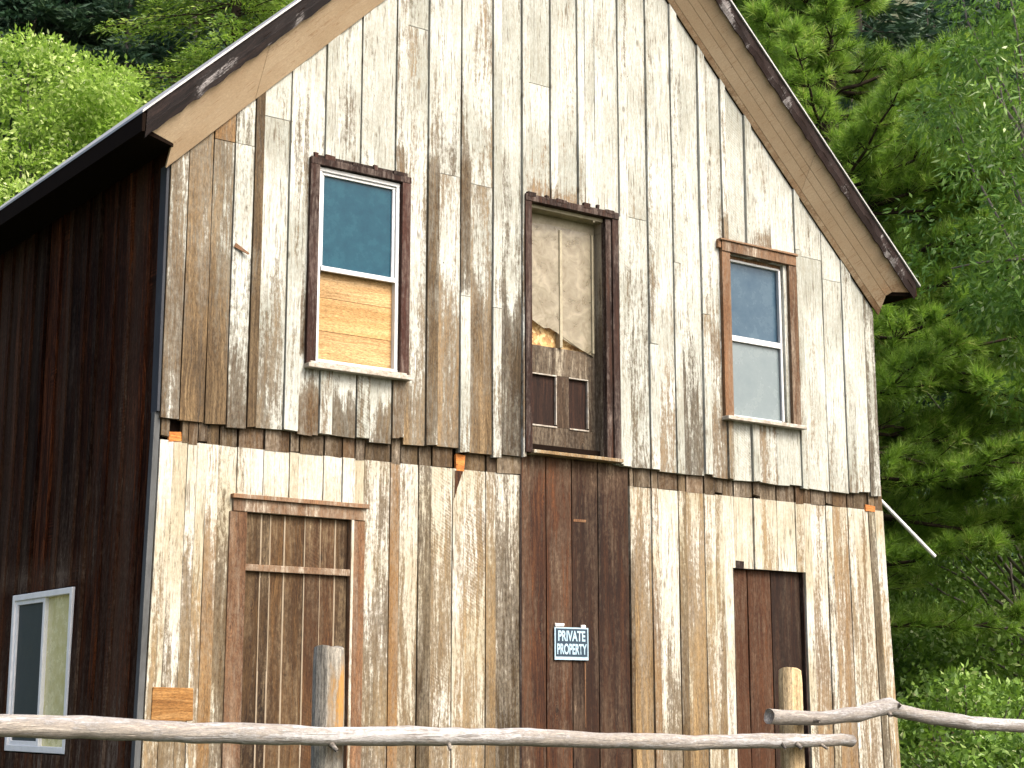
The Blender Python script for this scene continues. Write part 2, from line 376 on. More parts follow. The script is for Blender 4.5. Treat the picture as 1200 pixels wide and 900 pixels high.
# ------------------------------------------------------------------ HOUSE
house = empty('house', (3.5, 4.0, 0), 'two storey board sided wooden house with peeling white gable front and dark side wall', 'house')
D_ = 8.2
mL, zL, mR, zR = .97, 5.11, .97, 5.07
def zrake(x): return min(zL+mL*x, zR+mR*(7.0-x))
W1 = (1.15, 1.86, 3.87, 5.35); UD = (3.05, 3.82, 3.42, 5.41); W3 = (5.16, 5.83, 3.89, 5.33)
LD = (.68, 1.50, 0, 2.80); MD = (2.99, 4.06, 0, 3.415); RD = (5.17, 6.01, 0, 2.64); SW = (1.29, 2.51, 1.17, 2.35)

# inner boxing keeps the house solid behind the boards
mb = MB()
for a, b in (((.06, .34, 0), (6.94, .36, 5.1)), ((.06, .36, 0), (.08, D_, 5.1)), ((6.92, .36, 0), (6.94, D_, 5.1)), ((.06, D_-.02, 0), (6.94, D_, 5.1))): mb.box(a, b)
mb.add([(.06,.34,5.1),(6.94,.34,5.1),(3.5,.34,8.3),(.06,D_,5.1),(6.94,D_,5.1),(3.5,D_,8.3)], [(0,1,2),(5,4,3)])
mb.build('wall', M['core'], house)

FIX_U = {(.015,.15): -.15, (.33,.49): -.20, (.64,.71): -.75, (2.69,2.77): .1}
def p_up(x, z, r):
    p = .80+.10*sstep(5.4, 6.2, z)
    p += .14*fbm(x*.8, z*.7)
    # bare lower zone, from the left side to past the doorway
    lim = 4.35+.25*math.sin(x*2.3)+(r-.5)*.9
    if x < 1.0: p -= .30*sstep(4.7, 3.5, z)
    elif x < 3.1: p -= .42*sstep(lim+.40, lim-.40, z)
    elif x < 5.2: p -= .32*sstep(lim+.35, lim-.6, z)
    else: p += .04-.12*sstep(4.5, 3.5, z)*(1 if x > 6.0 else -1.2)
    if 1.05 < x < 1.95 and z < 3.9 and not ISB[0]: p += .62*sstep(3.5, 3.85, z)
    if x < 5.2 and z < 4.6: p += .26 if ISB[0] else -.08
    if 6.9 < x: p -= .25
    r2 = (r*13.7) % 1
    p += (r2-.5)*.22
    if z < 5.6 and r2 < .16: p -= .30
    if r2 > .93: p -= .22
    for (a, b), q in FIX_U.items():
        if a <= x <= b: p += q
    if x > 3.9 and x < 4.1 and z < 5.4: p = .8
    return min(.98, max(.04, p))
US = [.015,.15,.33,.49,.64,.71,.92,1.03,1.20,1.30,1.50,1.61,1.80,1.90,2.09,2.19,2.39,2.48,2.69,2.77,2.97,3.03,3.25,3.32,3.53,3.60,3.70,3.78,3.96,4.05,4.26,4.35,4.54,4.62,4.85,4.93,5.11,5.17,5.39,5.47,5.69,5.98,6.05,6.32,6.56,6.68,6.85,6.985]
spl = [(.33,.64,5.37),(.71,.92,5.62),(2.19,2.39,5.48),(2.48,2.69,5.45),(4.05,4.26,5.46),(2.39,2.48,4.55),(2.69,2.77,4.50),(4.26,4.35,4.42),(4.85,4.93,4.75),(5.98,6.05,5.5),(6.05,6.32,5.45),(6.32,6.56,5.28),(4.54,4.62,5.15),(1.61,1.8,5.4),(3.03,3.25,6.4),(1.9,2.09,6.6)]
mb = MB()
boards(mb, US, [W1, UD, W3, (3.0, 3.9, 3.2, 3.5)], lambda x: 3.375, zrake, -.012, .03, p_up, splices=spl, rag=.016, batt=.017)
# battens end ragged over the window heads
mb.build('upper_siding', M['upper'], house)

def p_lo(x, z, r):
    
    r2 = (r*13.7) % 1
    if x < .7: p = .56
    elif x < 1.6: p = .74
    elif x < 3: p = .53
    elif x < 5.1: p = .47
    elif x < 6.1: p = .74
    else: p = .60
    if x < 1.7: p += .28*sstep(2.3, 3.1, z)
    p += .16*sstep(2.2, 3.2, z) - .11*sstep(2.6, 1.6, z)
    p += .14*fbm(x*1.3+2, z*.6) + (r2-.5)*.38
    if z < 1.35: p -= .08
    return min(.98, max(.08, p))
LS = [.032,.13,.23,.30,.37,.46,.60,.80,1.00,1.07,1.27,1.42,1.52,1.60,1.82,1.90,2.06,2.17,2.36,2.46,2.66,2.75,2.99,4.06,4.10,4.29,4.36,4.58,4.66,4.86,4.98,5.07,5.20,5.42,5.50,5.70,5.92,6.02,6.11,6.30,6.38,6.57,6.65,6.84,6.92,7.03]
mb = MB()
boards(mb, LS[:23], [LD, MD, (.09,.30,1.44,1.60)], 0, 3.237, .026, .055, p_lo, batt=.010, rag=0, gap=.0035)
boards(mb, LS[23:], [RD, MD], 0, 3.237, .026, .055, p_lo, batt=.010, rag=0, gap=.0035)
# slight splay of the lower storey corners
mb.v = [((x+(3.2-z)*.040*sstep(6.3, 7.03, x) - (3.2-z)*.018*sstep(.4, .03, x)) if z < 3.2 else x, y, z) for x, y, z in mb.v]
mb.build('lower_siding', M['lower'], house)
# bare strip where a trim board once sat: blocks of protected wood between the storeys
for q in (LS[:23], LS[23:]):
    mb = MB()
    boards(mb, q, [MD, (2.37,2.47,3.2,3.48), (.095,.185,3.2,3.48)], 3.238, 3.47, .024, .055, lambda x, z, r: .10+.22*((r*11) % 1), gap=.009, batt=.006, rag=.004, step=.04)
    mb.build('bare_band', M['band'], house)
mb = MB(); mb.box((.04,.062,3.2),(6.9,.09,3.5)); mb.build('wall', M['core'], house)
for a, b, q in (((.095,.012,3.235),(.185,.030,3.30),.3), ((2.385,.012,3.225),(2.46,.030,3.345),.7), ((6.80,.010,3.225),(6.92,.03,3.28),.5)):
    mb = MB(); mb.box(a, b, rnd=q, jit=.008); mb.build('broken_trim', M['orange'], house)
mb = MB(); mb.hexa([(2.372,.006,3.02),(2.392,.006,3.09),(2.445,.006,3.222),(2.378,.006,3.222),(2.372,.02,3.02),(2.392,.02,3.09),(2.445,.02,3.222),(2.378,.02,3.222)], rnd=.2)
mb.build('broken_trim', M['door_dark'], house)

# side wall
def p_side(y, z, r):
    p = .10+.30*sstep(2.6, .8, z)+.10*sstep(3.6,2.4,z)*((r*7) % 1) + (.14 if (r*31) % 1 > .8 else 0)
    if 1.1 < y < 2.9 and 2.34 < z < 2.62: p += .35*(1-abs(z-2.45)/.2)
    return min(.8, max(.05, p))
ys = [.08]; 
while ys[-1] < D_-.3:
    ys.append(ys[-1]+random.uniform(.17,.24)); ys.append(ys[-1]+random.uniform(.055,.075))
ys.append(D_)
mb = MB()
boards(mb, ys, [SW], 0, 5.28, 0.02, .055, p_side, axis='y', batt=.02, rag=0, gap=.004)
mb.v = [(x-(3.2-z)*.018 if z < 3.2 else x, y, z) for x, y, z in mb.v]
mb.build('side_siding', M['side'], house)
mb = MB(); yy = [.08+i*.27 for i in range(31)]
boards(mb, yy, [], 0, 5.28, 6.98, 6.945, p_side, axis='y', batt=.02, rag=0, sgn=1)
mb.build('side_siding', M['side'], house)
# corner flashing
mb = MB(); mb.box((-.006,.0,3.42),(.014,.10,5.12)); mb.build('corner_flashing', M['metal'], house, bevel=.002)
mb = MB(); mb.hexa([(-.075,.020,0),(-.034,.020,0),(.030,.020,3.42),(-.012,.020,3.42),(-.075,.075,0),(-.034,.075,0),(.030,.075,3.42),(-.012,.075,3.42)])
mb.build('corner_flashing', M['metal_light'], house, bevel=.002)

# roof
def ztopL(x): return 5.660+.942*x
def ztopR(x): return 5.60+.957*(7.0-x)
xr = (5.60+.957*7-5.660)/(.957+.942); zrid = ztopL(xr)
mb = MB()
Y0, Y1 = -.315, D_+.3
for f_, xe in ((ztopL, -.33), (ztopR, 7.30)):
    mb.hexa([(xe,Y0,f_(xe)-.018),(xr,Y0,zrid-.018),(xr,Y0,zrid),(xe,Y0,f_(xe)),(xe,Y1,f_(xe)-.018),(xr,Y1,zrid-.018),(xr,Y1,zrid),(xe,Y1,f_(xe))])
roof = mb.build('roof', M['roofmetal'], house)
mb = MB()
for f_, xe in ((ztopL, -.30), (ztopR, 7.27)):
    mb.hexa([(xe,-.285,f_(xe)-.10),(xr,-.285,zrid-.10),(xr,-.285,zrid-.021),(xe,-.285,f_(xe)-.021),(xe,Y1-.03,f_(xe)-.10),(xr,Y1-.03,zrid-.10),(xr,Y1-.03,zrid-.021),(xe,Y1-.03,f_(xe)-.021)])
mb.build('decking', M['core'], roof)
# eave soffits and fascia, level behind the rake boards
for xo, xi in ((-.30, -.018), (7.26, 7.022)):
    mb = MB()
    mb.hexa([(xo,-.272,5.212),(xi,-.118,5.212),(xi,Y1-.1,5.212),(xo,Y1-.1,5.212),(xo,-.272,5.25),(xi,-.118,5.25),(xi,Y1-.1,5.25),(xo,Y1-.1,5.25)])
    mb.build('eave_soffit', M['core'], roof)
mb = MB(); mb.box((-.325,-.302,5.208),(-.303,Y1-.05,5.334)); mb.build('fascia', M['core'], roof)
mb = MB(); mb.box((7.262,-.28,5.208),(7.284,Y1-.05,5.29)); mb.build('fascia', M['side'], roof)
# rake boards, leaning outward between the wall and the barge board
def rake(side, s0, s1, xa, xb, r, th=.022, lev=5.24):
    def P(x, s, back=0):
        xx = x if side < 0 else 7.0-x
        zi = (zL if side < 0 else zR)+.97*x; zo = (5.49 if side < 0 else 5.455)+.96*x
        y = -.036+(-.258+.036)*s; z = zi+(zo-zi)*s
        return (xx, y+back*.8*th, z+back*.6*th)
    n = 30; vs = []; pts = []
    def xend(s):   # plumb cut below, level cut above
        zi = zL if side < 0 else zR; zo = 5.49 if side < 0 else 5.455
        return min(-.03, (lev-zi-(zo-zi)*s)/.965)
    for j in range(n+1):
        for s in (s0, s1):
            x0 = xa if xa is not None else xend(s)
            pts.append((x0+(xb-x0)*j/n, s))
    if xa is None: pass
    fv = [P(*p) for p in pts]; bv = [P(p[0], p[1], 1) for p in pts]; N = len(fv)
    fs = []
    for j in range(n):
        a = 2*j; fs += [(a, a+2, a+3, a+1), (a, a+N, a+2+N, a+2), (a+1, a+3, a+3+N, a+1+N), (a+N, a+1+N, a+3+N, a+2+N)]
    fs += [(0, 1, 1+N, N), (2*n, 2*n+N, 2*n+1+N, 2*n+1)]
    return fv+bv, fs, r
ss = {-1: [(0,.40),(.403,1)], 1: [(0,.13),(.14,.42),(.43,.62),(.63,1)]}
for side in (-1, 1):
    mb = MB()
    for kk, (a, b) in enumerate(ss[side]):
        jt = {-1: [None, .62, 2.6, 3.46], 1: [None, .95, 2.9, 3.50]}[side]
        for q in range(3):
            fv, fs, r = rake(side, a, b, jt[q]+.003 if jt[q] is not None else None, jt[q+1], random.random())
            pp = []
            for p in fv:
                t = .93-(.5 if side > 0 and (kk == 0) else 0)-(.45*sstep(6.6, 7.15, p[0]) if side > 0 else 0)+.1*fbm(p[0], p[2])
                pp.append(min(.98, max(.1, t)))
            mb.add(fv, fs, pp, r)
    mb.build('rake_board', M['rake'], roof)
# barge boards: split and ragged along the lower edge
for side in (-1, 1):
    mb = MB(); f_ = ztopL if side < 0 else ztopR; n = 90
    vs = []; pv = []
    lo_ = (5.455 if side < 0 else 5.425)
    for j in range(n+1):
        t = j/n; x = (-.29+(xr+.29)*t) if side < 0 else (7.26-(7.26-xr)*t)
        xx = x if side < 0 else 7-x
        zt = f_(x)-.022; zb = lo_+.96*xx+.008*math.sin(j*1.9)+random.uniform(-.007,.007)
        zm = zb+(zt-zb)*.45
        for i_b, (y, z) in enumerate(((-.272, zb), (-.292, zm-.01), (-.286+.006*math.sin(j), zm), (-.300, zt), (-.262, zt), (-.262, zb))):
            vs.append((x, y, z)); 
            pv.append(.05+(.85 if i_b in (0,1,2) else .35)*max(0, fbm(x*3.3+side, z*.4))**.6)
    K = 6
    fs = [(j*K+i, j*K+(i+1) % K, (j+1)*K+(i+1) % K, (j+1)*K+i) for j in range(n) for i in range(K)]
    fs += [tuple(range(K)), tuple(range(n*K, n*K+K))]
    mb.add(vs, fs, pv, random.random()); mb.build('barge_board', M['barge'], roof)

# ---- windows and doors
def frame_boards(x0, x1, z0, z1, w_, yf, yb, mat, name, parent, sides='lrtb', paint=.1, wt=None, bevel=.003):
    mb = MB(); wt = wt or w_
    if 't' in sides: mb.box((x0, yf-.003, z1-wt), (x1, yb, z1), paint, random.random(), .002)
    if 'b' in sides: mb.box((x0, yf-.003, z0), (x1, yb, z0+wt), paint, random.random())
    zb = z0+(wt if 'b' in sides else 0); zt = z1-(wt if 't' in sides else 0)
    if 'l' in sides: mb.box((x0, yf, zb), (x0+w_, yb, zt), paint, random.random(), .001)
    if 'r' in sides: mb.box((x1-w_, yf, zb), (x1, yb, zt), paint, random.random(), .001)
    return mb.build(name, mat, parent, bevel=bevel)

# left upper window: half blue glass, half boarded
w1 = empty('window', (-2.0, -4.0, 3.86)); w1.parent = house; w1['label'] = 'sash window with blue upper glass and boarded lower half'
frame_boards(1.075, 1.925, 3.85, 5.385, .075, -.050, .02, M['casing_dark'], 'casing', w1, 'lrt', .12, .05)
mb = MB()
for x0, x1 in ((1.10,1.13),(1.19,1.27),(1.42,1.47),(1.60,1.63),(1.77,1.86)): mb.box((x0,-.053,5.38),(x1,-.034,5.40+random.uniform(0,.02)), .1, random.random(), .003)
mb.box((1.125,-.040,5.385),(1.90,-.012,5.41),.1,.3,.003)
mb.build('head_trim', M['casing_dark'], w1)
mb = MB()
for a, b in (((1.15,.02,3.86),(1.165,.12,5.34)),((1.835,.02,3.86),(1.85,.12,5.34)),((1.165,.02,5.325),(1.835,.12,5.34))): mb.box(a, b, .2)
mb.build('jamb', M['casing_dark'], w1)
frame_boards(1.155, 1.845, 3.885, 5.33, .030, -.018, .05, M['white'], 'frame', w1, bevel=.003)
frame_boards(1.187, 1.813, 4.575, 5.298, .022, -.004, .03, M['white'], 'sash', w1, 'lrtb', bevel=.003)
mb = MB(); mb.box((1.186,-.028,4.560),(1.814,-.006,4.596)); mb.build('meeting_rail', M['white'], w1, bevel=.004)
mb = MB(); mb.box((1.208,.012,4.598),(1.79,.018,5.278)); mb.build('pane', M['g_blue'], w1)
mb = MB()
for z0, z1 in ((3.917,4.13),(4.134,4.375),(4.379,4.572)): mb.box((1.186,.022+random.uniform(0,.004),z0),(1.814,.04,z1), 0, random.random())
mb.build('plywood', M['ply'], w1)
mb = MB(); mb.box((1.07,-.095,3.835),(1.93,.02,3.868)); mb.box((1.10,-.062,3.868),(1.90,.02,3.888)); mb.build('sill', M['sill'], w1, bevel=.004)

# right upper window
w3 = empty('window', (2.0, -4.0, 3.88)); w3.parent = house; w3['label'] = 'sash window with mottled grey glass in a brown casing'
frame_boards(5.07, 5.965, 3.905, 5.335, .095, -.050, .02, M['casing_brown'], 'casing', w3, 'lr', .25)
mb = MB(); mb.box((5.065,-.060,5.335),(5.955,.02,5.425),.25,.31,.002); mb.box((5.04,-.075,5.425),(5.975,.0,5.442),.3,.62,.002); mb.box((5.03,-.05,5.36),(5.064,-.02,5.425),.1,.62)
mb.build('head_casing', M['casing_brown'], w3, bevel=.003)
mb = MB()
for a, b in (((5.165,.02,3.90),(5.18,.14,5.335)),((5.82,.02,3.90),(5.87,.14,5.335)),((5.18,.02,5.30),(5.82,.14,5.335))): mb.box(a, b, .2, .5)
mb.build('jamb', M['casing_brown'], w3)
frame_boards(5.180, 5.82, 3.915, 5.30, .020, .018, .09, M['white'], 'frame', w3)
mb = MB(); mb.box((5.79,.000,3.93),(5.812,.017,5.28)); mb.box((5.2,.004,4.575),(5.80,.03,4.625)); mb.build('meeting_rail', M['white'], w3, bevel=.004)
mb = MB(); mb.box((5.2,.042,4.60),(5.80,.048,5.28)); mb.build('pane', M['g_blue2'], w3)
mb = MB(); mb.box((5.2,.030,3.935),(5.79,.036,4.574)); mb.build('pane', M['g_grey'], w3)
mb = MB(); mb.box((5.055,-.10,3.868),(5.985,.02,3.90)); mb.box((5.12,-.03,3.90),(5.90,.05,3.914)); mb.build('sill', M['sill'], w3, bevel=.004)

# upper door
ud = empty('door', (.0, -4.0, 3.42)); ud.parent = house; ud['label'] = 'recessed upper storey door with plastic covered panes'
mb = MB()
mb.box((2.985,-.052,3.41),(3.045,.02,5.45),.1,.21,.002); mb.box((3.86,-.050,3.41),(3.925,.02,5.43),.12,.44,.002); mb.box((3.80,-.034,3.41),(3.858,.02,5.40),.14,.64,.002)
mb.box((2.985,-.058,5.405),(3.925,.02,5.46),.12,.77,.003)
for x0, x1 in ((3.00,3.08),(3.18,3.21),(3.29,3.39),(3.56,3.63),(3.70,3.72),(3.79,3.88)): mb.box((x0,-.061,5.44),(x1,-.03,5.465+random.uniform(0,.03)),.1,random.random(),.004)
mb.build('casing', M['casing_dark'], ud, bevel=.003)
mb = MB(); mb.box((3.93,-.046,3.40),(3.965,.0,5.44),.9,.2,.002); mb.build('outer_trim', M['upper'], ud)
mb = MB(); mb.box((3.045,.02,3.44),(3.07,.24,5.40),.25,.3); mb.add([(3.80,.02,3.44),(3.80,.24,3.44),(3.80,.24,5.40),(3.80,.02,5.40),(3.825,.02,3.44),(3.825,.24,3.44),(3.825,.24,5.40),(3.825,.02,5.40)], [(0,3,2,1),(4,5,6,7),(0,4,7,3),(1,2,6,5),(0,1,5,4),(3,7,6,2)], [.25,.25,.8,.8]*2, .7); mb.build('jamb', M['door_grey'], ud)
mb = MB(); mb.box((3.07,.0,5.375),(3.80,.24,5.403)); mb.box((3.70,-.0,5.36),(3.72,.02,5.375)); mb.build('head_jamb', M['cream'], ud)
mb = MB(); mb.box((3.04,-.075,3.405),(3.93,.24,3.432),.45,.5,.002); mb.build('sill', M['lower'], ud, bevel=.004)
yl = .115
leaf = MB()
for a, b, p in (((3.07,yl,3.435),(3.80,yl+.045,3.66),.2),((3.07,yl,3.66),(3.165,yl+.045,4.30),.15),((3.725,yl,3.66),(3.80,yl+.045,4.30),.15),((3.165,yl,4.075),(3.725,yl+.045,4.30),.38),((3.405,yl,3.66),(3.53,yl+.045,4.075),.15)):
    leaf.box(a, b, p, random.random())
leaf_o = leaf.build('door_leaf', M['door_grey'], ud, bevel=.003)
mb = MB()
for x0, x1 in ((3.165,3.405),(3.53,3.725)): mb.box((x0,yl+.022,3.66),(x1,yl+.04,4.075),0,.12)
mb.build('panel', M['casing_dark'], leaf_o)
mb = MB()
for x0, x1 in ((3.165,3.405),(3.53,3.725)):
    mb.box((x0,yl-.004,4.067),(x1,yl+.02,4.076)); mb.box((x1-.008,yl-.004,3.68),(x1,yl+.02,4.06)); mb.box((x0,yl-.008,3.655),(x1,yl+.02,3.666))
mb.build('moulding', M['sill'], leaf_o)
mb = MB()
for a, b in (((3.07,yl-.002,5.27),(3.80,yl+.045,5.375)),((3.07,yl-.002,4.30),(3.165,yl+.045,5.27)),((3.745,yl-.002,4.30),(3.80,yl+.045,5.27)),((3.425,yl-.026,4.30),(3.452,yl+.03,5.27)),((3.752,yl-.03,4.29),(3.768,yl,5.28))): mb.box(a, b)
mb.build('glazing_frame', M['cream'], leaf_o, bevel=.003)
mb = MB(); mb.box((3.165,yl+.034,4.30),(3.745,yl+.042,5.27)); mb.build('backing_board', M['osb'], leaf_o)
# milky plastic, torn along a diagonal at its foot
mb = MB()
pts = [(3.13,4.51),(3.20,4.47),(3.27,4.44),(3.33,4.45),(3.40,4.42),(3.47,4.37),(3.56,4.34),(3.65,4.31),(3.74,4.28),(3.775,4.27),(3.78,5.25),(3.72,5.29),(3.3,5.30),(3.13,5.28)]
nn = len(pts); mb.add([(x, yl-.016+.004*math.sin(x*30+z*9), z) for x, z in pts]+[(x, yl-.013+.004*math.sin(x*30+z*9), z) for x, z in pts],
    [tuple(range(nn)), tuple(range(2*nn-1, nn-1, -1))]+[(i, (i+1) % nn, nn+(i+1) % nn, nn+i) for i in range(nn)])
kp = NT('torn plastic sheet'); tcp = kp.n('ShaderNodeTexCoord').outputs['Object']
npn = kp.noise(tcp, 9, 5, .6, .8); kp.l(kp.mix(kp.rng(npn, .35, .65), (.20,.17,.11), (.30,.265,.19)), kp.b.inputs['Base Color'])
kp.b.inputs['Roughness'].default_value = .35; kp.l(kp.rng(npn, .3, .7, .55, .82), kp.b.inputs['Alpha'])
bpn = kp.n('ShaderNodeBump'); bpn.inputs['Distance'].default_value = .006; bpn.inputs['Strength'].default_value = .4; kp.l(npn, bpn.inputs['Height']); kp.l(bpn.outputs[0], kp.b.inputs['Normal'])
mb.build('plastic_sheet', kp.m, leaf_o)

# boarded doorway below the upper door
bd = empty('boarded_doorway', (.0, -4.0, 0)); bd.parent = house
mb = MB()
def p_md(x, z, r): return .07+.30*sstep(3.05, 3.4, z)*(.5+.5*math.sin(x*23))+.1*((r*9) % 1)
boards(mb, [2.995,3.23,3.48,3.74,4.055], [], 0, 3.402, .028, .06, p_md, gap=.005, batt=0, rag=0)
mb.build('planks', M['door_dark'], bd)
mb = MB(); mb.box((2.975,.020,0),(2.994,.05,3.40),.08,.3); mb.build('edge_strip', M['casing_dark'], bd)
mb = MB(); mb.box((3.595,.022,1.35),(3.603,.028,1.84)); mb.build('wood_sliver', M['casing_brown'], bd)
mb = MB(); mb.box((3.50,.024,2.92),(3.62,.028,2.935), jit=.004); mb.build('wood_sliver', M['casing_brown'], bd)

# lower left plank door
ld = empty('plank_door', (-2.4, -4.0, 0)); ld.parent = house; ld['label'] = 'reddish brown plank door with a cross batten'
mb = MB()
mb.box((.555,.012,0),(.685,.06,2.80),.16,.3,.002); mb.box((1.495,.012,0),(1.61,.06,2.80),.16,.5,.002)
mb.box((.575,.005,2.80),(1.615,.06,2.885),.35,.7,.002); mb.box((.56,-.018,2.885),(1.63,.05,2.915),.3,.9,.002)
mb.build('casing', M['casing_brown'], ld, bevel=.003)
mb = MB()
def p_ld(x, z, r): return .10+.14*((r*9) % 1)+.12*sstep(2.4, 2.8, z)
boards(mb, [.69,.81,.88,.99,1.15,1.27,1.39,1.49], [], 0, 2.795, .055, .08, p_ld, gap=.005, batt=.004, rag=0)
mb.build('planks', M['door_red'], ld)
mb = MB()
for x in (.81,.88,.99,1.15,1.27,1.39): mb.box((x-.006,.046,0),(x+.005,.075,2.795))
mb.build('gap_strip', plain('pale caulk strips', (.30,.25,.18), .8, (.17,.125,.075), 14, sz=.2), ld)
mb = MB(); mb.box((.672,.015,2.405),(1.50,.048,2.45),.4,.3,.003); mb.build('cross_batten', M['casing_brown'], ld, bevel=.004)

# lower right plank door
rd = empty('plank_door', (2.1, -4.0, 0)); rd.parent = house; rd['label'] = 'narrow dark brown plank door with saw marks'
mb = MB(); boards(mb, [5.19,5.38,5.65,6.0], [], 0, 2.635, .075, .10, lambda x, z, r: .07+.08*((r*9) % 1), gap=.005, batt=.0, rag=0)
mb.build('planks', M['door_dark'], rd)
mb = MB(); mb.box((5.168,.03,0),(5.188,.10,2.64),.1,.3); mb.box((6.0,.03,0),(6.012,.10,2.64),.1,.3); mb.box((5.168,.03,2.637),(6.012,.10,2.655),.1,.3)
for x0 in (5.21,5.50,5.78): mb.box((x0,.022,2.64),(x0+.09,.05,2.70),.1,random.random(),.003)
mb.build('casing', M['casing_dark'], rd)

# small plywood hatch near the left corner
mb = MB(); n = 8; vs = []
mb.box((.045,.008,1.415),(.335,.03,1.625), 0, .42, .006); o = mb.build('plywood_hatch', wood('orange tan plywood', (.10,.040,.010), (.26,.125,.035), (.42,.25,.10), painted=False, axis='x', saw=0), house, bevel=.004); o['label'] = 'new tan plywood patch nailed low on the front'
# nails and bullet-like holes on the boards are in the grain; a loose splinter stands off one board
mb = MB(); mb.hexa([(.50,-.028,4.62),(.60,-.055,4.575),(.61,-.05,4.585),(.515,-.028,4.65),(.50,-.02,4.62),(.60,-.045,4.575),(.61,-.04,4.585),(.515,-.02,4.65)], .1, .1)
mb.build('splinter', M['casing_brown'], house)

# side slider window
sw = empty('window', (-3.525, -2.1, 1.18)); sw.parent = house; sw['label'] = 'white sliding window on the dark side wall'
def sidebox(mb, y0, y1, z0, z1, xa, xb): mb.box((xa, y0, z0), (xb, y1, z1))
mb = MB()
for q in ((1.295,1.345,1.18,2.34),(2.455,2.505,1.18,2.34),(1.345,2.455,2.295,2.34),(1.345,2.455,1.18,1.225)): sidebox(mb, *q, -.022, .05)
mb.build('frame', M['vinyl'], sw, bevel=.004)
mb = MB()
for q in ((1.85,1.892,1.225,2.295),(2.42,2.455,1.225,2.295),(1.892,2.42,2.262,2.295),(1.892,2.42,1.225,1.258)): sidebox(mb, *q, -.008, .03)
mb.build('sash', M['vinyl'], sw, bevel=.003)
mb = MB(); sidebox(mb, 1.892, 2.42, 1.258, 2.262, .006, .012); mb.build('screen', M['g_dark'], sw)
mb = MB(); sidebox(mb, 1.345, 1.85, 1.225, 2.295, .022, .028); mb.build('pane', M['g_yellow'], sw)

# white pipe sticking out behind the far corner
mb = MB(); mb.tube([(6.96,.30,3.63),(8.05,.30,2.905)], [.019,.019], 10); o = mb.build('pipe', M['rod'], house, smooth=False); o['label'] = 'thin white pipe sticking out from the right corner'

# ------------------------------------------------------------------ SIGN
sg = empty('sign', (3.455, .005, 1.85), 'small dark blue PRIVATE PROPERTY sign on the dark boarded doorway', 'sign')
def dz(x): return -.02*(x-3.3)
mb = MB(); mb.box((3.292,.005,1.855),(3.618,.010,2.100)); mb.build('border', M['signwhite'], sg)
mb = MB(); mb.box((3.303,.002,1.880),(3.607,.0045,2.090)); mb.build('face', M['signblue'], sg)
def text(s, x, z, wd, ht, parent):
    cu = bpy.data.curves.new('lettering', 'FONT'); cu.body = s; cu.size = 1; cu.extrude = .0; cu.offset = .03; cu.align_x = 'LEFT'
    t = bpy.data.objects.new('t', cu); COL.objects.link(t)
    bpy.context.view_layer.update()
    dg = bpy.context.evaluated_depsgraph_get(); me = bpy.data.meshes.new_from_object(t.evaluated_get(dg))
    bpy.data.objects.remove(t)
    n = len(me.vertices); co = np.empty(n*3, 'f'); me.vertices.foreach_get('co', co); co = co.reshape(n, 3)
    a = co.min(0); b = co.max(0); sx = wd/(b[0]-a[0]); sz_ = ht/(b[1]-a[1])
    out = np.stack([x+(co[:,0]-a[0])*sx, np.full(n, -.0005), z+(co[:,1]-a[1])*sz_], 1)
    me.vertices.foreach_set('co', out.astype('f').ravel()); me.update(); me.materials.clear(); me.materials.append(M['signwhite'])
    o = bpy.data.objects.new('lettering', me); COL.objects.link(o); o.parent = parent; o.location = -wloc(parent); return o
text('PRIVATE', 3.322, 1.995, .262, .080, sg); text('PROPERTY', 3.312, 1.895, .286, .082, sg)
mb = MB(); mb.box((3.30,.004,2.108),(3.385,.012,2.128),jit=.003); mb.build('tape', M['tape'], sg)
mb = MB(); mb.box((3.555,.004,2.100),(3.59,.012,2.122),jit=.005); mb.build('tape', M['tape'], sg)

# ------------------------------------------------------------------ FENCE
fy = -2.62
def post(cx, cy, r, top, mat, label, sq=False, pfun=None):
    mb = MB(); n = 16; zs = list(np.linspace(-.3, top, 26)); vs = []; pv = []
    for z in zs:
        for k_ in range(n):
            th = 2*math.pi*k_/n; rr = r*(1+.03*math.sin(3*th+z)+.012*math.sin(z*9+k_))
            if k_ in (4,): rr *= .90          # drying check
            if z >= top-.01: rr *= .95
            vs.append((cx+rr*math.cos(th+2.9), cy+rr*math.sin(th+2.9), z+(.012*math.sin(th*2) if z == top else 0)))
            pv.append(pfun(th, z) if pfun else 0)
    fs = [(j*n+k_, j*n+(k_+1) % n, (j+1)*n+(k_+1) % n, (j+1)*n+k_) for j in range(len(zs)-1) for k_ in range(n)]
    fs += [tuple(range((len(zs)-1)*n, len(zs)*n))]
    mb.add(vs, fs, pv, random.random()); o = mb.build('fence_post', mat)
    return tag(o, label, 'fence post', 'posts of the log fence')
post(-.165, -2.62, .082, 1.80, M['post_grey'], 'grey split fence post with an orange weathered streak, before the plank door',
     pfun=lambda th, z: .80*sstep(.9, .2, abs(((th+2.9) % (2*math.pi))-4.9))*sstep(1.2, 1.45, z)*sstep(1.78, 1.62, z))
post(3.13, -2.62, .074, 1.735, M['post_tan'], 'peeled tan fence post where the two log rails meet')
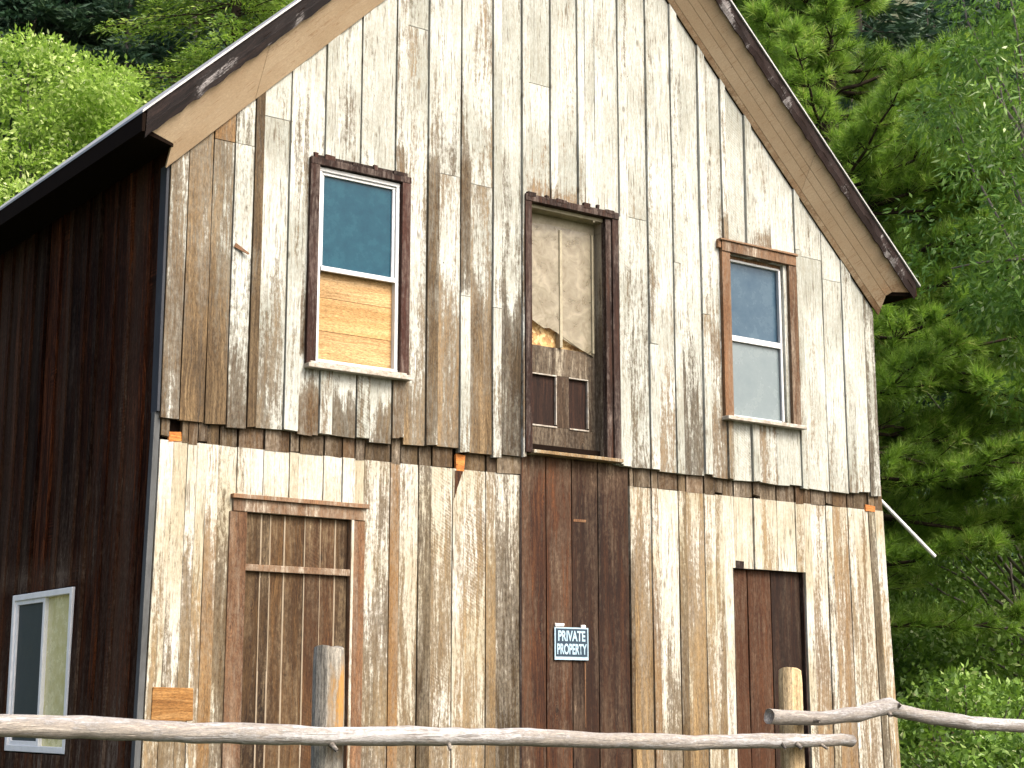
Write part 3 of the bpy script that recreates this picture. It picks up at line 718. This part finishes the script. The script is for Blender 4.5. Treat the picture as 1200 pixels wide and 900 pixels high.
def rail(pts, rads, label, stubs):
    # resample with a gentle random crookedness
    P = []; Rr = []
    for i in range(len(pts)-1):
        a, b = Vector(pts[i]), Vector(pts[i+1]); n = max(2, int((b-a).length/.09))
        for j in range(n):
            t = j/n; p = a.lerp(b, t); p.z += .004*math.sin(p.x*2.3)+.002*math.sin(p.x*7.7)+random.uniform(-.001,.001); p.y += .006*math.sin(p.x*3)
            P.append(p); Rr.append((rads[i]*(1-t)+rads[i+1]*t)*(1+.05*math.sin(p.x*7.3)+random.uniform(-.025, .025)))
    P.append(Vector(pts[-1])); Rr.append(rads[-1])
    mb = MB(); mb.tube(P, Rr, 16, random.random(), .015); mb.pt = [.50]*len(mb.v)
    for (x, y, z, r, dx, dz_) in stubs:
        mb.tube([(x,y,z),(x+dx,y-.035,z+dz_)], [r, r*.6], 7, random.random())
    mb.v = [(v[0], v[1]+.004*math.sin(v[0]*31+v[2]*60), v[2]+.003*math.sin(v[0]*23+1.7)*math.sin(v[0]*5)) for v in mb.v]
    o = mb.build('fence_rail', M['log'], smooth=True); return tag(o, label, 'fence rail', 'rails of the log fence')
rail([(-2.9,-2.77,1.425),(-1.89,-2.77,1.42),(-.16,-2.77,1.36),(.9,-2.77,1.34),(2.1,-2.77,1.305),(3.0,-2.77,1.30),(3.50,-2.77,1.295)],
     [.052,.051,.048,.046,.044,.042,.038], 'long grey peeled log rail crossing the whole house front',
     [(-.25,-2.80,1.325,.016,.02,-.035),(.45,-2.80,1.315,.012,-.01,-.03),(2.98,-2.80,1.285,.018,.01,-.03),(3.2,-2.80,1.275,.012,.01,-.025),(2.86,-2.8,1.29,.012,0,-.03)])
rail([(2.80,-2.765,1.445),(3.24,-2.77,1.430),(3.55,-2.78,1.452),(3.76,-2.78,1.497),(3.84,-2.78,1.507),(3.93,-2.78,1.48),(4.15,-2.78,1.445),(4.53,-2.79,1.41),(5.24,-2.80,1.37),(6.6,-2.85,1.30)],
     [.044,.045,.046,.049,.056,.047,.046,.046,.045,.046], 'shorter crooked grey log rail with a kink, running off to the right',
     [(3.14,-2.81,1.425,.016,.005,-.01),(3.86,-2.81,1.49,.020,.02,.03),(3.80,-2.81,1.47,.018,-.01,-.025)])

# ------------------------------------------------------------------ VEGETATION
def fast(name, V, F, rnd, mat, parent, kind=None):
    """V (n,3) verts, F (m,k) faces"""
    me = bpy.data.meshes.new(name); V = np.asarray(V, 'f'); F = np.asarray(F, 'i'); mF, k_ = F.shape
    me.vertices.add(len(V)); me.vertices.foreach_set('co', V.ravel())
    me.loops.add(mF*k_); me.loops.foreach_set('vertex_index', F.ravel())
    me.polygons.add(mF); me.polygons.foreach_set('loop_start', np.arange(0, mF*k_, k_, dtype='i'))
    me.update(calc_edges=True)
    a = me.attributes.new('rnd', 'FLOAT', 'FACE'); a.data.foreach_set('value', np.asarray(rnd, 'f'))
    me.materials.append(mat)
    o = bpy.data.objects.new(name, me); COL.objects.link(o)
    if parent is not None: o.parent = parent
    if kind: o['kind'] = kind
    return o
def unit(a): return a/np.maximum(np.linalg.norm(a, axis=1, keepdims=True), 1e-6)
def leaves(C, D, L, Wd, fold=.25):
    """pointed leaf quads at C along D"""
    n = len(C); U = rng.normal(size=(n,3)); Sd = unit(np.cross(D, U)); Nn = np.cross(D, Sd)
    L = np.broadcast_to(L, (n,))[:,None]; Wd = np.broadcast_to(Wd, (n,))[:,None]
    a = C; b = C+D*L*.45+Sd*Wd*.5+Nn*Wd*fold; c = C+D*L; d = C+D*L*.45-Sd*Wd*.5+Nn*Wd*fold
    V = np.stack([a,b,c,d], 1).reshape(-1, 3); return V, np.arange(n*4).reshape(n, 4)
def needles(C, D, L, Wd):
    n = len(C); U = rng.normal(size=(n,3)); Sd = unit(np.cross(D, U))
    L = np.broadcast_to(L, (n,))[:,None]
    V = np.stack([C-Sd*Wd*.5, C+Sd*Wd*.5, C+D*L], 1).reshape(-1, 3); return V, np.arange(n*3).reshape(n, 3)

L_bright = leafm('bright leaf', [(0,(.15,.25,.03)),(.4,(.28,.42,.065)),(.8,(.46,.58,.17)),(1,(.66,.72,.38))], .45)  # leaf ramps: dark stops raised, putting fill light into the leaf colours
L_willow = leafm('willow leaf', [(0,(.035,.095,.018)),(.5,(.11,.23,.038)),(.82,(.26,.42,.09)),(1,(.66,.74,.44))], .40)
L_pine = leafm('pine needle', [(0,(.07,.14,.022)),(.45,(.17,.30,.040)),(.85,(.32,.47,.075)),(1,(.44,.46,.14))], .42)
L_fir = leafm('fir needle', [(0,(.05,.10,.016)),(.5,(.14,.23,.030)),(1,(.31,.40,.065))], .38)
L_dark = leafm('dark conifer needle', [(0,(.03,.065,.038)),(.5,(.055,.115,.062)),(1,(.12,.19,.09))], .15, (.06,.14,.05))
L_bush = leafm('bush leaf', [(0,(.05,.11,.018)),(.5,(.15,.27,.045)),(.85,(.29,.43,.10)),(1,(.60,.64,.34))], .35)
L_dry = leafm('dry brush', [(0,(.12,.07,.03)),(.5,(.30,.19,.09)),(1,(.50,.38,.22))], .25, (.4,.25,.08))
L_grass = leafm('grass blade', [(0,(.05,.12,.02)),(.6,(.15,.29,.045)),(1,(.36,.40,.12))], .35)

def limb_mesh(mb, a, b, r0, r1, sag=0, n=6, k_=6):
    pts = []; a = Vector(a); b = Vector(b)
    for i in range(n+1):
        t = i/n; p = a.lerp(b, t); p.z += sag*4*t*(1-t); p += Vector((random.uniform(-1,1),random.uniform(-1,1),random.uniform(-1,1)))*.02*(b-a).length*(0 < i < n)
        pts.append(p)
    mb.tube(pts, [r0+(r1-r0)*i/n for i in range(n+1)], k_, .5, .05, cap=False); return pts

def clump_tree(name, x, y, label, cat, crown_c, crown_r, nclump, rc, per, L, Wd, mat, bark, trunk_r=.15, group=None, droop=.2, trunk=True):
    """broadleaf tree or bush; coordinates relative to its base"""
    z0 = hgt(x, y)-.05; root = empty(name, (x, y, z0), label, cat, group)
    cx, cy, cz = crown_c; rx, ry, rz = crown_r
    P = []; 
    while len(P) < nclump:
        p = rng.normal(size=3); p /= np.linalg.norm(p); p *= rng.uniform(.25, 1)**.45
        q = np.array([cx+p[0]*rx, cy+p[1]*ry, cz+p[2]*rz]); 
        if q[2] > .1: P.append(q)
    P = np.array(P)
    tb = MB(); top = Vector((cx, cy, cz+rz*.5))
    if trunk: 
        tb.tube([(0,0,-.2),(cx*.1,cy*.1,cz*.35),(cx*.5,cy*.5,cz*.7),tuple(top)], [trunk_r,trunk_r*.8,trunk_r*.5,trunk_r*.15], 9, .5, .04)
    for q in P[:: max(1, len(P)//45)]:
        t = random.uniform(.3, .8); a = Vector((cx*t*.6, cy*t*.6, cz*t)) if trunk else Vector((0,0,0))
        if a.z > q[2]: a.z = q[2]*.6
        limb_mesh(tb, a, q, trunk_r*.3, .008, .1)
    for k_ in range(len(tb.v)): pass
    zo = MB(); zo.v = [(v[0]+x, v[1]+y, v[2]+z0) for v in tb.v]; zo.f = tb.f; zo.rnd = tb.rnd; zo.pt = tb.pt
    zo.build('trunk' if trunk else 'stems', bark, root, smooth=True)
    rr = rc*rng.uniform(.6, 1.3, nclump); C0 = np.repeat(P, per, 0); dirs = unit(rng.normal(size=(nclump*per, 3)))
    rad = np.repeat(rr, per)[:,None]*rng.uniform(.15, 1, (nclump*per,1))**.5
    C = C0+dirs*rad*np.array([1.15,1.15,.75]); C = C[C[:,2] > .02] if not trunk else C
    n = len(C); dirs = dirs[:n]
    D = unit(dirs*.8+rng.normal(size=(n,3))*.5-np.array([0,0,droop]))
    V, F = leaves(C, D, L*rng.uniform(.6, 1.25, n), Wd*rng.uniform(.7, 1.2, n))
    tone = np.repeat(rng.uniform(-.22, .22, nclump), per)[:n]
    fast('crown', V, F, np.clip(rng.beta(2.2, 2.6, n)+tone, 0, 1), mat, root); return root

def pine(x, y, H, z_lo, Rmax, label, seed=0, per=62, need=.20, wd=.011, dens=1.6, wedge=None, mat=None, name='pine_tree'):
    random.seed(seed); z0 = hgt(x, y)-.05; root = empty(name, (x, y, z0), label, 'pine tree', 'pines beside the house')
    tb = MB(); tb.tube([(0,0,-.3),(.03,.02,H*.35),(-.04,0,H*.7),(0,0,H)], [.20,.17,.11,.02], 12, .5, .04)
    tips = []; tdir = []
    z = z_lo
    while z < H-.3:
        f = 1-(z-z_lo)/(H-z_lo); Rm = Rmax*(.30+.70*min(1, f*1.5))*(.75+.25*min(1, (z-z_lo)/1.5))
        for b in range(random.choice((4,5,6))):
            th = random.uniform(0, 2*math.pi); ln = Rm*random.uniform(.65, 1.1)
            up_ = random.uniform(-.12, .22)*ln+.25*(1-f)*ln
            a = Vector((0,0,z)); e = Vector((math.cos(th)*ln, math.sin(th)*ln, z+up_))
            pts = limb_mesh(tb, a, e, .024+.010*f, .008, -.04*ln)
            for i in range(1, len(pts)):
                dirb = (e-a).normalized()
                for q in range(int(3*dens+.5)):
                    sgn_ = random.choice((-1,1)); side = Vector((-dirb.y, dirb.x, 0))*sgn_
                    dd = (dirb*random.uniform(.4,1)+side*random.uniform(.2,1)+Vector((0,0,random.uniform(-.15,.55)))).normalized()
                    sl_ = random.uniform(.2,.55)*(1.15-.12*i)*min(1.3, ln/1.6); tp = pts[i]+dd*sl_
                    if i > 2 or sl_ > .25: tb.tube([pts[i], pts[i].lerp(tp, .5)+Vector((0,0,-.02)), tp], [.009,.006,.004], 4, .5, cap=False)
                    tips.append(tp); tdir.append((dd+Vector((0,0,.45))).normalized())
                    if random.random() < .6*dens:
                        tips.append(pts[i].lerp(tp, .6)+Vector((random.uniform(-.08,.08),random.uniform(-.08,.08),random.uniform(0,.1)))); tdir.append((dd+Vector((random.uniform(-.5,.5),random.uniform(-.5,.5),.6))).normalized())
            tips.append(e); tdir.append((e-a).normalized())
        z += random.uniform(.28, .42)
    zo = MB(); zo.v = [(v[0]+x, v[1]+y, v[2]+z0) for v in tb.v]; zo.f = tb.f; zo.rnd = tb.rnd; zo.pt = tb.pt
    zo.build('trunk', M['bark'], root, smooth=True)
    T = np.array([tuple(t) for t in tips]); TD = np.array([tuple(t) for t in tdir]); nt_ = len(T)
    C = np.repeat(T, per, 0); D0 = np.repeat(TD, per, 0); n = len(C)
    along = rng.uniform(-.13, .03, (n,1)); D = unit(D0*rng.uniform(.35, 1.3, (n,1))+unit(rng.normal(size=(n,3)))*.9)
    V, F = needles(C+D0*along, D, need*rng.uniform(.7, 1.1, n), wd)
    tone = np.repeat(rng.uniform(-.28, .28, nt_), per)
    fast('crown', V, F, np.clip(rng.beta(2, 2.4, n)+tone, 0, 1), mat or L_pine, root); return root

def conifer_mesh(H, z_lo, Rb, nb, per, L, Wd, mat, bark, seed, dead=10, tr=.16):
    """returns (trunk mesh maker, crown arrays) for a fir with drooping sprays, base at the origin"""
    random.seed(seed); r_ = np.random.default_rng(seed)
    tb = MB(); tb.tube([(0,0,-.6),(0,0,H*.4),(.05,0,H*.75),(0,0,H)], [tr,tr*.8,tr*.4,.015], 8, .5, .03)
    C = []; D = []; T = []
    for i in range(nb):
        t = (i+random.random())/nb; z = z_lo+(H-z_lo)*t; Rm = Rb*(1-t)**.75*random.uniform(.55, 1.1)+.15
        th = random.uniform(0, 2*math.pi); d = np.array([math.cos(th), math.sin(th), 0]); s = np.array([-d[1], d[0], 0])
        e = Vector((d[0]*Rm, d[1]*Rm, z-.22*Rm)); 
        if Rm > .5: limb_mesh(tb, (0,0,z), e, .02, .006, .03*Rm, 3, 4)
        k_ = max(6, int(per*Rm/Rb)); u = r_.uniform(.15, 1.05, k_)**.8; w_ = r_.normal(size=k_)*.20*Rm*(1.15-u)*1.3
        p = np.array([0,0,z])+d*(u*Rm)[:,None]+s*w_[:,None]+np.array([0,0,1])*(-.22*Rm*u**1.6+r_.normal(size=k_)*.05-abs(w_)*.25)[:,None]
        C.append(p); D.append(d*.8+s*(np.sign(w_)*.7)[:,None]+r_.normal(size=(k_,3))*.35+np.array([0,0,-.25])); T.append(np.full(k_, random.uniform(-.25,.25)))
    for i in range(dead):
        z = random.uniform(z_lo*.3, z_lo+.5); th = random.uniform(0, 6.28); l_ = random.uniform(.4, 1.1)
        limb_mesh(tb, (0,0,z), (math.cos(th)*l_, math.sin(th)*l_, z-.15*l_), .014, .004, .02, 3, 4)
    C = np.concatenate(C); D = unit(np.concatenate(D)); T = np.concatenate(T); n = len(C)
    V, F = leaves(C, D, L*r_.uniform(.6, 1.3, n), Wd*r_.uniform(.7, 1.3, n), .1)
    return tb, V, F, np.clip(r_.beta(2, 2.2, n)+T, 0, 1)
def conifer(x, y, label, cat, group, name, *a, mat=None, bark=None):
    tb, V, F, r0 = conifer_mesh(*a[:7], mat, bark, *a[7:]); root = empty(name, (x, y, hgt(x, y)-.1), label, cat, group)
    t = tb.build('trunk', bark, root, smooth=True); t.location = (0,0,0)
    fast('crown', V, F, r0, mat, root); return root

# bright young leafy tree behind the left eave
clump_tree('leafy_tree', 5.2, 17.2, 'bright yellow green leafy tree behind the left eave', 'tree', (.1,0,7.1), (2.6,2.6,4.5), 260, .46, 270, .115, .058, L_bright, M['barkgrey'], .16)
# willow-like tree in the upper right corner
clump_tree('leafy_tree', 9.9, -.55, 'green willow leaved tree in the upper right, glossy narrow leaves', 'tree', (0,0,7.6), (1.75,1.75,3.9), 230, .42, 170, .105, .030, L_willow, M['barkgrey'], .10, droop=.5)
clump_tree('leafy_tree', 16.6, 5.6, 'mid green leafy tree between the pines, half hidden by them', 'tree', (0,0,4.6), (2.6,2.6,4.0), 200, .62, 150, .13, .06, L_bush, M['barkgrey'], .10)
# pines beyond the right side of the house
pine(11.3, 4.4, 14.5, 2.6, 3.1, 'tall long needled pine just behind the right roof slope', 3)
pine(14.0, 3.0, 9.5, 4.0, 2.6, 'low long needled pine beyond the right wall, with bare dark limbs', 5, per=56, dens=1.3)
pine(13.2, 7.6, 12.0, 1.8, 2.8, 'second tall pine farther back on the right', 8, per=44)
# green fir above the left roof slope
conifer(9.9, 19.4, 'green drooping fir rising above the left roof slope', 'fir tree', 'firs behind the roof', 'fir_tree', 23.0, 2.5, 3.7, 440, 380, .13, .034, 21, mat=L_fir, bark=M['bark'])
conifer(12.2, 20.6, 'green fir partly hidden behind the roof, right of the other fir', 'fir tree', 'firs behind the roof', 'fir_tree', 25.0, 3.0, 3.6, 380, 340, .14, .036, 22, mat=L_fir, bark=M['bark'])

# dark forest on the hillside: three kinds, copied
protos = []
kinds = [('dark spruce with bare trunk', 17, 6.0, 2.3, 130, 230, .30, .070, 31), ('dense dark spruce', 15, 1.5, 2.9, 160, 250, .30, .072, 32), ('slim dark spruce', 20, 7.5, 1.9, 130, 210, .30, .070, 33)]
for (lb, H, zl, Rb, nb, per, L_, W_, sd) in kinds:
    tb, V, F, r0 = conifer_mesh(H, zl, Rb, nb, per, L_, W_, L_dark, M['barkgrey'], sd, 26, .19)
    root = empty('spruce_tree', (0,0,0), None, 'spruce tree', 'dark spruces on the hillside')
    t = tb.build('trunk', M['barkgrey'], root, smooth=True); c = fast('crown', V, F, r0, L_dark, root); protos.append([root, t, c, lb, False])
random.seed(99)
camp = Vector((-4.47, -10.14, 0))
def place(px, dist):     # a spot on the hillside seen at a bearing (degrees right of north) and distance
    a = R(px); return camp.x+math.sin(a)*dist, camp.y+math.cos(a)*dist
spots = []
for b, d, k_ in ((18.3,46,0),(20.4,54,2),(21.6,43,0),(22.7,60,2),(23.9,50,0),(19.4,68,1),(21.9,76,1),(24.7,72,1),(26.6,64,1),(25.4,48,2),(18.9,40,0),(20.0,41,2),(22.3,39,0),(23.2,42,2),(24.4,40,0)):
    spots.append((b, d, k_))
for b, d, k_ in ((41.0,36,1),(43.5,33,2),(46.0,38,1),(48.5,34,0),(50.8,37,1),(53.2,33,1),(42.2,47,1),(45.2,49,2),(48.0,47,1),(51.0,50,1),(53.8,46,2),(44.0,62,1),(47.5,64,1),(51.5,62,1)):
    spots.append((b, d, k_))
ORD = ['leftmost', 'second from left', 'third from left', 'fourth from left', 'fifth from left', 'sixth from left', 'seventh from left', 'eighth from left', 'ninth from left', 'tenth from left', 'rightmost']
for i_, (b, d, k_) in enumerate(spots):
    x, y = place(b, d); pr = protos[k_]
    if not pr[4]: root = pr[0]; pr[4] = True
    else:
        root = pr[0].copy(); COL.objects.link(root)
        for ch in (pr[1], pr[2]):
            c = ch.copy(); COL.objects.link(c); c.parent = root
    root.location = (x, y, hgt(x, y)-.2); root.rotation_euler = (0, 0, random.uniform(0, 6.28)); s_ = random.uniform(.85, 1.2); root.scale = (s_, s_, s_*random.uniform(.9, 1.1))
    same = sorted(q[0] for q in spots if q[2] == k_ and (q[0] < 30) == (b < 30)); r_ = same.index(b)
    root['label'] = pr[3]+', '+(ORD[-1] if r_ == len(same)-1 and r_ else ORD[r_])+(' in the wood at top left' if b < 30 else ' beyond the right pines')
for pr in protos:
    if not pr[4]: bpy.data.objects.remove(pr[1]); bpy.data.objects.remove(pr[2]); bpy.data.objects.remove(pr[0])

# bushes and brush at the lower right
rng = np.random.default_rng(5); random.seed(5)
bl = [('round_bush', 11.5, 2.9, L_bush, 'tall light green bush beside the end of the white pipe', 1.25, .10, .05),
      ('dry_bush', 13.2, 3.9, L_dry, 'tan and rusty brush between the green bushes under the pine', .8, .10, .03),
      ('round_bush', 10.6, 1.6, L_bush, 'light green bush just past the lower right wall corner', .9, .10, .05),
      ('round_bush', 12.6, .6, L_bush, 'light green bush low at the right edge, behind the crooked rail', .8, .10, .05),
      ('round_bush', 13.8, 4.6, L_bush, 'taller green bush under the low pine', 1.2, .11, .055),
      ('dry_bush', 12.9, 2.3, L_dry, 'rusty tan dry bush above the crooked rail at the right', .75, .10, .03),
      ('dry_bush', 15.8, 4.2, L_dry, 'dry brown brush behind the green bushes', 1.0, .10, .035),
      ('round_bush', 16.6, 2.4, L_bush, 'broad green bush farther off at the right edge', 1.4, .12, .06),
      ('round_bush', 18.6, 7.6, L_bush, 'green bush up the slope between the pines', 1.5, .13, .06),
      ('round_bush', 15.6, 8.2, L_willow, 'dark leafy bush beyond the house corner', 1.5, .13, .055)]
for nm, x, y, mt, lb, r_, L_, W_ in bl:
    clump_tree(nm, x, y, lb, 'bush', (0,0,r_*.75), (r_,r_,r_*.8), 60, r_*.30, 110, L_, W_, mt, M['barkgrey'], .05, 'bushes at the lower right', .1, trunk=False)
# grass and low herbs on the slope
n = 150000; b = rng.uniform(R(44), R(58), n); d = 15+38*rng.uniform(0, 1, n)**1.2
gx = camp.x+np.sin(b)*d; gy = camp.y+np.cos(b)*d; keep = ~((gx < 7.4) & (gy > -.4)); gx, gy = gx[keep], gy[keep]
gz = np.array([hgt(a, c) for a, c in zip(gx, gy)]); n = len(gx)
D = unit(rng.normal(size=(n,3))*.45+np.array([0,0,1])); hh = .10+.26*rng.random(n)
V, F = leaves(np.stack([gx,gy,gz-.02], 1), D, hh, .03+.03*rng.random(n))
fast('grass', V, F, np.clip(rng.beta(2,2,n)+.3*np.sin(gx*1.1)*np.cos(gy*.9), 0, 1), L_grass, None, 'stuff')
n = 60000; b = rng.uniform(R(16), R(60), n); d = 28+75*rng.uniform(0, 1, n)
gx = camp.x+np.sin(b)*d; gy = camp.y+np.cos(b)*d; gz = np.array([hgt(a, c) for a, c in zip(gx, gy)])+rng.uniform(0, .9, n)*rng.random(n)
V, F = leaves(np.stack([gx,gy,gz], 1), unit(rng.normal(size=(n,3))+np.array([0,0,.4])), .22, .13)
fast('undergrowth', V, F, rng.beta(2,2,n), L_willow, None, 'stuff')
